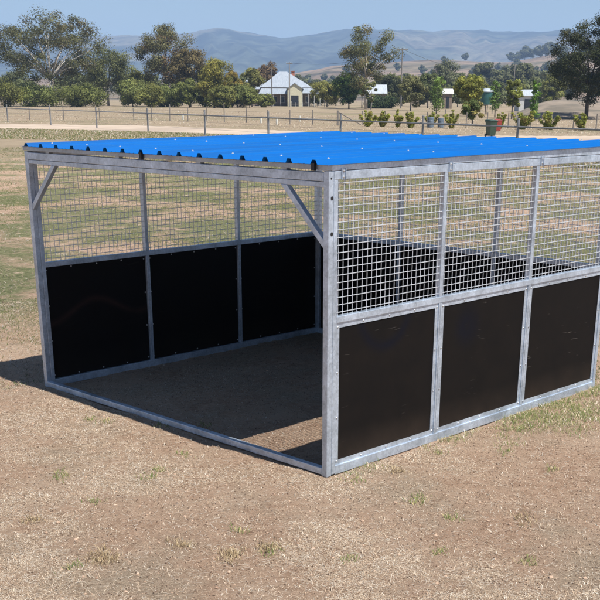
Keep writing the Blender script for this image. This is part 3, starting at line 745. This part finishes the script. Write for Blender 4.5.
# ------------------------------------------------------------------ power poles and cable
def pole(px, D, top, arm, label, rz=0):
    b = at_dist(px, 97, D); h = at_dist(px, top, D)[2]
    o = empty('power_pole', (b[0], b[1], 0), YAW-math.pi/2+rz); tag(o, label, 'power pole')
    MB().tube([(0, 0, -.2), (0, 0, h)], [.19, .12], 10).build('pole', M['pole_wood'], o)
    if arm:
        c = MB().box(-arm/2, arm/2, -.09, .02, h-.42, h-.26).build('crossarm', M['pole_wood'], o)
        for x in (-arm*.44, -arm*.2, arm*.2, arm*.44): MB().lathe([(.05, h-.26), (.07, h-.16), (.03, h-.06)], 8, (x, -.03)).build('insulator', M['white_trim'], c)
    return np.array([b[0], b[1], h-.2])
a1 = pole(289.5, 298, 62, 1.6, 'slim power pole in front of the cream gable')
a2 = pole(272, 312, 67, 0, 'short bare pole left of the cream gable')
a3 = pole(401, 285, 48, 2.6, 'tall power pole with wide crossarm right of the tall gum')
a4 = pole(513, 400, 64, 1.6, 'thin distant pole above the right-hand shed')
a5 = pole(680, 420, 52, 2.0, 'distant pole beyond the right side of the photo')
def cable(a, b, sag, label):
    ps = [a*(1-t)+b*t+np.array([0, 0, -sag*4*t*(1-t)]) for t in np.linspace(0, 1, 18)]
    tag(MB().tube(ps, .035, 4).build('power_cable', M['black']), label, 'cable')
cable(a3, a4, 3.0, 'sagging power cable running right from the tall crossarm pole')
cable(a1, a3, 1.5, 'power cable strung between the gable pole and the crossarm pole')

# ------------------------------------------------------------------ homestead
hp = at_dist(288, 97, 330); house = empty('farmhouse', (hp[0], hp[1], 0), YAW-math.pi/2)
tag(house, 'old farmhouse with grey-blue hip roof and cream front gable', 'house')
MB().box(-7.2, 6.2, 0, 11, 0, 5.1).build('wall', M['wall_brown'], house)
def faces(name, vs, fs, mat, par): return MB().add(vs, fs).build(name, mat, par)
rf = faces('roof', [(-7.9, -.6, 5.0), (7.0, -.6, 5.0), (7.0, 11.6, 5.0), (-7.9, 11.6, 5.0), (-2.6, 4.2, 9.2), (-.4, 4.2, 9.2), (-.4, 7.2, 9.2), (-2.6, 7.2, 9.2)],
      [(0, 1, 5, 4), (1, 2, 6, 5), (2, 3, 7, 6), (3, 0, 4, 7), (4, 5, 6, 7), (3, 2, 1, 0)], M['iron_roof'], house)
ch = MB().box(.9, 1.8, 3.4, 4.2, 7.5, 9.2); ch.box(.75, 1.95, 3.25, 4.35, 9.2, 9.4); cho = ch.build('chimney', M['brick'], rf)
# verandah
faces('verandah_roof', [(3.7, -2.8, 3.5), (9.3, -2.8, 3.5), (7.0, -.55, 4.85), (4.2, -.55, 4.85), (3.7, -2.8, 3.42), (9.3, -2.8, 3.42), (7.0, -.55, 4.77), (4.2, -.55, 4.77)], [(0, 1, 2, 3), (7, 6, 5, 4), (0, 4, 5, 1), (1, 5, 6, 2), (3, 7, 4, 0)], M['iron_roof'], house)
faces('verandah_roof', [(7.05, -.6, 4.85), (9.35, -2.8, 3.5), (9.35, 12, 3.5), (7.05, 11.4, 4.85), (7.05, -.6, 4.77), (9.35, -2.8, 3.42), (9.35, 12, 3.42), (7.05, 11.4, 4.77)], [(0, 1, 2, 3), (7, 6, 5, 4), (0, 4, 5, 1), (1, 5, 6, 2)], M['iron_roof'], house)
faces('verandah_roof', [(-8.2, -2.8, 3.3), (-.1, -2.8, 3.3), (-.1, -.55, 4.7), (-7.6, -.55, 4.7), (-8.2, -2.8, 3.22), (-.1, -2.8, 3.22), (-.1, -.55, 4.62), (-7.6, -.55, 4.62)], [(0, 1, 2, 3), (7, 6, 5, 4), (0, 4, 5, 1), (1, 5, 6, 2)], M['iron_roof'], house)
for x in (4.1, 5.8, 7.5, 9.1, -8, -6, -4, -2): MB().box(x-.06, x+.06, -2.7, -2.58, 0, 3.4).build('verandah_post', M['white_trim'], house)
# cream gable porch
gb = MB(); gb.add([(0, -4.6, 0), (4.1, -4.6, 0), (4.1, -4.6, 4.7), (2.05, -4.6, 6.0), (0, -4.6, 4.7), (0, -.65, 0), (4.1, -.65, 0), (4.1, -.65, 4.7), (2.05, -.65, 6.0), (0, -.65, 4.7)],
    [(0, 1, 2, 3, 4), (9, 8, 7, 6, 5), (1, 6, 7, 2), (0, 4, 9, 5), (0, 5, 6, 1)]); gb.build('gable_wall', M['cream'], house)
faces('gable_roof', [(-.35, -4.9, 4.62), (2.05, -4.9, 6.2), (4.45, -4.9, 4.62), (-.35, -.6, 4.62), (2.05, -.6, 6.2), (4.45, -.6, 4.62), (-.35, -4.9, 4.50), (2.05, -4.9, 6.06), (4.45, -4.9, 4.50), (-.35, -.6, 4.50), (2.05, -.6, 6.06), (4.45, -.6, 4.50)],
      [(0, 1, 4, 3), (1, 2, 5, 4), (6, 9, 10, 7), (7, 10, 11, 8), (0, 6, 7, 1), (1, 7, 8, 2), (0, 3, 9, 6), (2, 8, 11, 5)], M['iron_roof'], house)
MB().box(1.0, 3.1, -4.64, -4.6, 0, 2.9).build('door', M['dark_glass'], house)
for x in (-6.4, -4.2, -2.0, 4.9): 
    w = MB().box(x, x+1.1, -.05, -.002, 1.0, 2.7).build('window', M['white_trim'], house); MB().box(x+.1, x+1.0, -.07, -.051, 1.1, 2.6).build('pane', M['dark_glass'], w)
wg = MB(); wg.box(-13.5, -7.25, 1, 8, 0, 4.6); wg.build('wing_wall', M['wall_brown'], house)
faces('wing_roof', [(-14, .4, 4.5), (-7.0, .4, 4.5), (-7.0, 8.6, 4.5), (-14, 8.6, 4.5), (-12, 4.5, 7.0), (-6.4, 4.5, 7.0)], [(0, 1, 5, 4), (2, 3, 4, 5), (3, 0, 4), (1, 2, 5), (3, 2, 1, 0)], M['iron_roof'], house)
# yard fence before the house
yp = at_dist(307, 97, 303); yf = empty('yard_fence', (yp[0], yp[1], 0), YAW-math.pi/2); tag(yf, 'low pale yard fence of posts and rails in front of the farmhouse', 'fence')
for k in range(12): MB().box(-5+k*.95, -4.9+k*.95, -.05, .05, 0, 1.5 if k % 2 else 1.2).build('fence_post', M['white_trim'] if k % 3 else M['wood_grey'], yf)
for z in (.5, 1.0): MB().box(-5, 5.6, -.09, -.055, z, z+.09).build('rail', M['wood_grey'], yf)

def shed(px, D, w, dpt, hw, hr, roofm, wallm, label, seed=0, rz=0):
    p = at_dist(px, 97, D); o = empty('shed', (p[0], p[1], 0), YAW-math.pi/2+rz); tag(o, label, 'shed')
    MB().box(-w/2, w/2, 0, dpt, 0, hw).build('wall', wallm, o)
    e = .35
    faces('roof', [(-w/2-e, -e, hw), (w/2+e, -e, hw), (w/2+e, dpt+e, hw), (-w/2-e, dpt+e, hw), (-w/2-e, dpt/2, hr), (w/2+e, dpt/2, hr)],
          [(0, 1, 5, 4), (2, 3, 4, 5), (3, 0, 4), (1, 2, 5), (3, 2, 1, 0)], roofm, o)
    MB().box(-w*.2, w*.15, -.04, -.002, 0, hw*.8).build('door', M['dark_glass'], o)
    return o
shed(376.5, 300, 4.9, 6, 3.4, 5.6, M['iron_pale'], M['wall_brown'], 'silver-roofed shed behind the tall open gum trunk')
shed(448, 280, 2.0, 3, 3.4, 4.5, M['white_trim'], M['wall_brown'], 'small white-roofed shed left of the yellow-green round tree')
shed(528.5, 230, 3.6, 5, 2.9, 4.1, M['iron_pale'], M['white_trim'], 'low shed with pale mint roof at the pencil-shaped conifer')
# hedge by silver shed
tree('hedge', 'clipped dark green hedge below the silver shed roof', 'hedge', 380, 280, 96.5, 34, (.035, .055, .03), 'round', 90, dens=.9, low=0, leafpx=.35)
# green water tank
tp_ = at_dist(487, 97, 190); tk = empty('water_tank', (tp_[0], tp_[1], 0)); tag(tk, 'dark green water tank with a white domed lid on a stand', 'water tank')
MB().lathe([(1.02, 1.5), (1.05, 2.4), (1.02, 3.4)], 28).build('tank_body', M['tank_green'], tk, smooth=False)
MB().lathe([(1.12, 3.41), (1.1, 3.55), (.6, 3.9), (.1, 4.02)], 28).build('lid', M['iron_pale'], tk)
for a in range(4): MB().box(-.75+1.4*(a % 2), -.65+1.4*(a % 2), -.75+1.4*(a//2), -.65+1.4*(a//2), 0, 1.45).build('leg', M['wood_grey'], tk)
MB().box(-1.1, 1.1, -1.1, 1.1, 1.42, 1.498).build('platform', M['wood_grey'], tk)

# ------------------------------------------------------------------ wheelie bins, drums
def bin_(px, py, mat, label, rz, s=1.0):
    p = ground_at(px, py); o = empty('wheelie_bin', (p[0], p[1], .02), rz); tag(o, label, 'wheelie bin'); o.scale = (s, s, s)
    b0, b1 = .22, .29
    MB().add([(-b0, -.24, .06), (b0, -.24, .06), (b0, .22, .06), (-b0, .22, .06), (-b1, -.34, .98), (b1, -.34, .98), (b1, .30, .98), (-b1, .30, .98)],
             [(3, 2, 1, 0), (4, 5, 6, 7), (0, 1, 5, 4), (1, 2, 6, 5), (2, 3, 7, 6), (3, 0, 4, 7)]).build('body', mat, o, bevel=.03)
    MB().box(-b1-.012, b1+.012, -.355, .315, .93, .978).build('rim', mat, o, bevel=.01)
    MB().add([(-.31, -.38, .985), (.31, -.38, .985), (.31, .34, .985), (-.31, .34, .985), (-.29, -.35, 1.03), (.29, -.35, 1.03), (.28, .30, 1.10), (-.28, .30, 1.10)],
             [(3, 2, 1, 0), (4, 5, 6, 7), (0, 1, 5, 4), (1, 2, 6, 5), (2, 3, 7, 6), (3, 0, 4, 7)]).build('lid', mat, o, bevel=.015)
    MB().tube([(-.25, .40, 1.0), (.25, .40, 1.0)], .018, 8).build('handle', mat, o)
    for x in (-.25, .25):
        w = MB().lathe([(.10, -.025), (.10, .025)], 18); w.v = [(x+c, .24+a, .10+b) for a, b, c in w.v]; w.build('wheel', M['black'], o)
    return o
bin_(490.5, 137, M['bin_green'], 'dark green wheelie bin by the pale dirt road', YAW-math.pi/2+.45, 1.04)
bin_(497.5, 131.5, M['bin_red'], 'dark red bin half hidden behind the green wheelie bin', YAW-math.pi/2+.2, .85)
for k, (px, s, t) in enumerate(((430.5, 1.0, 'left one of the two standing at the wire fence'), (440.5, .92, 'right one of the two standing at the wire fence'))):
    p = ground_at(px, 127.6); o = empty('drum', (p[0], p[1], 0)); o.scale = (s, s, s); tag(o, 'faded blue-grey steel drum, '+t, 'drum')
    MB().lathe([(.28, 0), (.30, .02), (.30, .28), (.315, .30), (.30, .32), (.30, .58), (.315, .60), (.30, .62), (.30, .86), (.28, .88)], 22).build('body', M['drum'], o); MB().lathe([(.27, .881), (.27, .9)], 22).build('lid', M['drum'], o)

# ------------------------------------------------------------------ grass and straw
def blades(name, x, y, length, width, lift, colors, w=None, rng=RNG, upright=0.0):
    n = len(x); z = gz(x, y)
    a = rng.uniform(0, 2*np.pi, n); d = np.stack([np.cos(a), np.sin(a), np.zeros(n)], 1); s = np.stack([-np.sin(a), np.cos(a), np.zeros(n)], 1)
    p0 = np.stack([x, y, z+.001], 1)
    ln = length[:, None]; bend = rng.normal(size=(n, 1))*.28
    mid = p0+d*ln*.5*(1-upright*.6)+s*ln*bend*.4; mid[:, 2] += lift+length*upright*.62
    tip = p0+d*ln*(1-upright*.45)+s*ln*bend; tip[:, 2] += lift*.5*rng.random(n)+length*upright*(.95-.5*rng.random(n))
    wv = s*width[:, None]*.5
    if upright: wv = np.stack([-r0[0]*np.ones(n), -r0[1]*np.ones(n), np.zeros(n)], 1)*width[:, None]*.35+s*width[:, None]*.3
    V = np.stack([p0-wv, p0+wv, mid+wv*.9, mid-wv*.9, tip+wv*.35, tip-wv*.35], 1).reshape(-1, 3)
    k = np.arange(n)[:, None]*6
    F = np.concatenate([k+np.array([[0, 1, 2, 3]]), k+np.array([[3, 2, 4, 5]])], 1).reshape(-1, 4)
    return link(name, np_mesh(name, V, F, np.repeat(colors, 6, 0)), M['blade'])
STRAW = np.array([(.68, .56, .42), (.52, .40, .285), (.80, .73, .62), (.46, .35, .25), (.38, .275, .19), (.60, .53, .44), (.22, .15, .10)])
def pal(n, P, p, rng=RNG):
    c = P[rng.choice(len(P), n, p=p)]; return np.clip(c*(1+.14*rng.normal(size=(n, 1))), .01, .95)
def polar(n, r_0, r_1, half, power=1.0):
    r = r_0+(r_1-r_0)*RNG.random(n)**power; a = YAW+RNG.uniform(-half, half, n)
    return CX+r*np.cos(a), CY+r*np.sin(a), r
def inside(x, y): return (x > -.02) & (x < L+.03) & (y > -.03) & (y < W+.02)
def on_rail(x, y):
    return ((x > -.02) & (x < .07) & (y > -.02) & (y < W+.02)) | ((np.abs(y-.02) < .05) & (x > 0) & (x < L+.05)) | ((np.abs(y-W+.02) < .05) & (x > 0) & (x < L+.05)) | ((np.abs(x-L+.02) < .05) & (y > 0) & (y < W))
x, y, r = polar(900000, 4.9, 15.0, .42, 1.1)
dn = fbm(x*1.1, y*1.1, 101, 4)*.65+fbm(x*6, y*6, 111, 3)*.35
fore = sm((6.8-r)/1.4)*.45                     # more litter right at the front
keep = (RNG.random(len(x)) < np.clip((dn-.46)*4.2+fore, .14, 1)) & ~on_rail(x, y)
keep &= ~(inside(x, y) & (RNG.random(len(x)) < .35))
x, y, r = x[keep], y[keep], r[keep]; n = len(x)
tag(blades('dry_straw', x, y, (.010+.055*RNG.random(n)**2.2)*(.7+r*.05), RNG.uniform(.0009, .0026, n)*(.55+r*.085), RNG.random(n)**3*.007+.0015, pal(n, STRAW, [.2, .22, .12, .16, .12, .1, .08])), 'short dry straw strewn over the bare brown soil', 'straw', kind='stuff')
# crumbs of bark, soil clods
x, y, r = polar(26000, 4.9, 12, .42, 1.0); k = ~on_rail(x, y); x, y = x[k], y[k]; n = len(x)
tag(blades('soil_crumbs', x, y, RNG.uniform(.004, .016, n), RNG.uniform(.003, .009, n), RNG.random(n)*.005+.002, pal(n, np.array([(.12, .075, .05), (.22, .145, .10), (.42, .30, .21), (.55, .44, .33)]), [.3, .3, .25, .15])), 'loose brown soil crumbs and bark chips on the yard', 'soil', kind='stuff')
def clods():
    x, y, r = polar(900, 4.9, 11, .40, 1.0); k = ~on_rail(x, y); x, y = x[k], y[k]
    m = MB(); z = gz(x, y)
    for a, b, c in zip(x, y, z):
        q = .004+.010*random.random()**2.5; n = 6; vs = []
        for zz, f in ((-.3, .8), (.35, 1.0), (.8, .5)):
            for j in range(n): t = 6.283*j/n; f2 = f*random.uniform(.75, 1.2); vs.append((a+q*f2*math.cos(t), b+q*f2*math.sin(t), c+q*zz*random.uniform(.8, 1.1)))
        fs = [(i*n+j, i*n+(j+1) % n, (i+1)*n+(j+1) % n, (i+1)*n+j) for i in range(2) for j in range(n)]+[tuple(2*n+j for j in range(n))]
        m.add(vs, fs)
    return m.build('soil_clods', noise_col('soil_clod', (.28, .18, .12), (.55, .40, .29), 30, .95), smooth=False)
tag(clods(), 'small earth clods and stones scattered on the yard', 'stones', kind='stuff')
# upright dry and green tufts
def tufts(name, centres, per, rad, ln, P, p, label, wmul=1.0):
    c = np.array(centres); n = len(c)*per; cc = np.repeat(c, per, 0)
    x = cc[:, 0]+RNG.normal(size=n)*rad; y = cc[:, 1]+RNG.normal(size=n)*rad
    k = ~on_rail(x, y); x, y = x[k], y[k]; n = len(x)
    return tag(blades(name, x, y, RNG.uniform(ln*.45, ln*1.2, n), RNG.uniform(.0022, .0045, n)*wmul, np.zeros(n), pal(n, P, p), upright=.85), label, 'grass', kind='stuff')
GREEN = np.array([(.115, .15, .045), (.17, .19, .065), (.27, .25, .11), (.45, .37, .2)])
sp = [(270, 553), (437, 551), (92, 418), (150, 478), (158, 470), (205, 424), (185, 456), (104, 421), (455, 520), (415, 503), (420, 499), (505, 453), (550, 470), (95, 500), (470, 424), (160, 425), (60, 478), (62, 474), (530, 560), (345, 560), (440, 455), (355, 480), (240, 530), (75, 568)]
cs = []
for a, b in sp:
    for _ in range(3): q = ground_at(a+random.uniform(-5, 5), b+random.uniform(-2.5, 2.5)); cs.append(q[:2])
tufts('green_tufts', cs, 16, .03, .04, GREEN, [.3, .35, .2, .15], 'small green weed tufts dotted over the straw-strewn yard')
cs = []
for _ in range(60):
    t = random.random(); a = 508+95*t+random.gauss(0, 6); b = 424-t*10+random.gauss(0, 10)
    if b > 470-(a-500)*.0 : continue
    q = ground_at(a, b)
    if q[1] < -.08: cs.append(q[:2])
for k in range(110):
    if k > 40: cs.append((random.uniform(.05, 3.6), random.uniform(-.05, -.035))) if k % 3 == 0 else None; continue
    q = np.array([random.uniform(2.2, 4.2), random.uniform(-.12, -.02)]); cs.append(q)
tufts('long_grass', cs, 64, .065, .05, np.concatenate([GREEN, STRAW[:3]]), [.34, .30, .16, .06, .05, .06, .03], 'patch of long green grass along the right side panels', .75)
cs = []
x, y, r = polar(150, 5.0, 9, .36)
for a, b in zip(x, y):
    if not inside(a, b): cs.append((a, b))
tufts('dry_tufts', cs, 16, .04, .03, STRAW*.85, [.1, .2, .05, .2, .2, .1, .15], 'dead brown grass tufts standing in the yard')
cs = []
for a, b in [(103, 556), (98, 560), (110, 562), (228, 552), (234, 556), (272, 548), (265, 545), (30, 520), (520, 520), (398, 470), (470, 405), (440, 440), (180, 545)]:
    for _ in range(5): q = ground_at(a+random.gauss(0, 5), b+random.gauss(0, 3)); cs.append(q[:2])
tufts('dead_weeds', cs, 26, .03, .035, np.array([(.22, .16, .09), (.35, .26, .15), (.13, .095, .06), (.5, .4, .26)]), [.3, .3, .2, .2], 'low brown dead weed clumps in the straw')
# grass beyond the shelter, through the mesh
x, y, r = polar(420000, 8.5, 62, .40, 1.7)
k = ~inside(x, y) & ((x > L+.1) | (y > W+.1)) ; x, y, r = x[k], y[k], r[k]
m1 = fbm(x*.42+5, y*.42, 131, 4); m2 = fbm(x*2.6, y*2.6, 141, 3)
k = (RNG.random(len(x)) < np.clip((m1*.55+m2*.45-.38)*5.5, .16, 1)); x, y, r, m1 = x[k], y[k], r[k], m1[k]; n = len(x)
cg = pal(n, GREEN, [.3, .3, .25, .15]); cd = pal(n, STRAW, [.2, .22, .12, .16, .12, .1, .08]); gm = (m1+.10*RNG.normal(size=n) > .47)[:, None]
tag(blades('paddock_grass', x, y, RNG.uniform(.03, .075, n)*(.8+r*.02), RNG.uniform(.003, .0065, n)*(.5+r*.035), np.zeros(n), np.where(gm, cg*.6, cd*.5), upright=.45), 'patchy green and dry grass on the ground behind the shelter', 'grass', kind='stuff')
# verge by the road and rank grass under the pipe fence
xs_ = RNG.uniform(-60, 700, 90000); base_ = np.interp(xs_, *zip(*near_edge))
yy_ = base_+RNG.random(len(xs_))**1.4*10+.3
P_ = np.array([ground_at(a, b) for a, b in zip(xs_, yy_)]); n = len(P_)
cv = np.where((RNG.random(n) < .62)[:, None], pal(n, GREEN, [.3, .35, .25, .1]), pal(n, STRAW, [.2, .25, .1, .2, .1, .1, .05]))
tag(blades('verge_grass', P_[:, 0], P_[:, 1], RNG.uniform(.07, .17, n), RNG.uniform(.02, .045, n), np.zeros(n), cv*.66, upright=.75), 'green and dry verge grass under the pipe fence', 'grass', kind='stuff')
xs_ = RNG.uniform(-60, 700, 22000); yy_ = np.interp(xs_, *zip(*far_edge))-RNG.random(22000)**.8*17-.5
ok = yy_ > 106; P_ = np.array([ground_at(a, b) for a, b in zip(xs_[ok], yy_[ok])]); n = len(P_); rr2 = np.hypot(P_[:, 0]-CX, P_[:, 1]-CY)
tag(blades('far_dry_grass', P_[:, 0], P_[:, 1], RNG.uniform(.06, .15, n), rr2*.0004, np.zeros(n), pal(n, STRAW*.66, [.2, .26, .02, .26, .12, .1, .04]), upright=.7), 'tawny dry grass of the paddock beyond the road', 'grass', kind='stuff')

# ------------------------------------------------------------------ air
hz = MB().box(-11900, 11900, -11900, 11900, -2.2, 470).mesh('haze')
m = bpy.data.materials.new('haze_air'); m.use_nodes = True; nt = m.node_tree; nt.nodes.remove(nt.nodes['Principled BSDF'])
pv = nt.nodes.new('ShaderNodeVolumePrincipled'); pv.inputs['Color'].default_value = (.43, .64, 1.0, 1); pv.inputs['Density'].default_value = 1.55e-4; pv.inputs['Anisotropy'].default_value = 0
nt.links.new(pv.outputs[0], nt.nodes['Material Output'].inputs['Volume'])
tag(link('haze', hz, m), kind='stuff')

# ------------------------------------------------------------------ light, world, camera
sv = np.array([.035, -.55, 1.0]); sv /= np.linalg.norm(sv)
sun = bpy.data.lights.new('sun', 'SUN'); sun.energy = 4.9; sun.angle = math.radians(.53); sun.color = (1.0, .955, .89)
so = bpy.data.objects.new('sun', sun); COL.objects.link(so)
from mathutils import Vector, Matrix
so.rotation_euler = Vector(sv).to_track_quat('Z', 'Y').to_euler()
w = bpy.data.worlds.new('World'); scene.world = w; w.use_nodes = True
nt = w.node_tree; bg = nt.nodes['Background']; sky = nt.nodes.new('ShaderNodeTexSky'); sky.sky_type = 'NISHITA'; sky.sun_disc = False
sky.sun_elevation = math.asin(sv[2]); sky.sun_rotation = math.atan2(sv[0], sv[1]); sky.air_density = 1.0; sky.dust_density = .1; sky.ozone_density = 2.0; sky.altitude = 400
nt.links.new(sky.outputs[0], bg.inputs[0]); bg.inputs[1].default_value = .06
cam = bpy.data.cameras.new('camera'); co = bpy.data.objects.new('camera', cam); COL.objects.link(co); scene.camera = co
Mx = Matrix(((rr[0], uu[0], -fw[0], CX), (rr[1], uu[1], -fw[1], CY), (rr[2], uu[2], -fw[2], CZ), (0, 0, 0, 1)))
co.matrix_world = Mx
cam.sensor_width = 36; cam.sensor_fit = 'HORIZONTAL'; cam.lens = FPX/600*36
cam.shift_x = -(PPX-300)/600; cam.shift_y = (PPY-300)/600
cam.clip_start = .1; cam.clip_end = 40000
scene.view_settings.view_transform = 'Standard'; scene.view_settings.look = 'None'; scene.view_settings.gamma = 1; scene.view_settings.exposure = .58
scene.view_settings.use_curve_mapping = False
scene.render.resolution_x = 1024; scene.render.resolution_y = 1024
scene.render.engine = 'CYCLES'
scene.cycles.volume_bounces = 1; scene.cycles.max_bounces = 8
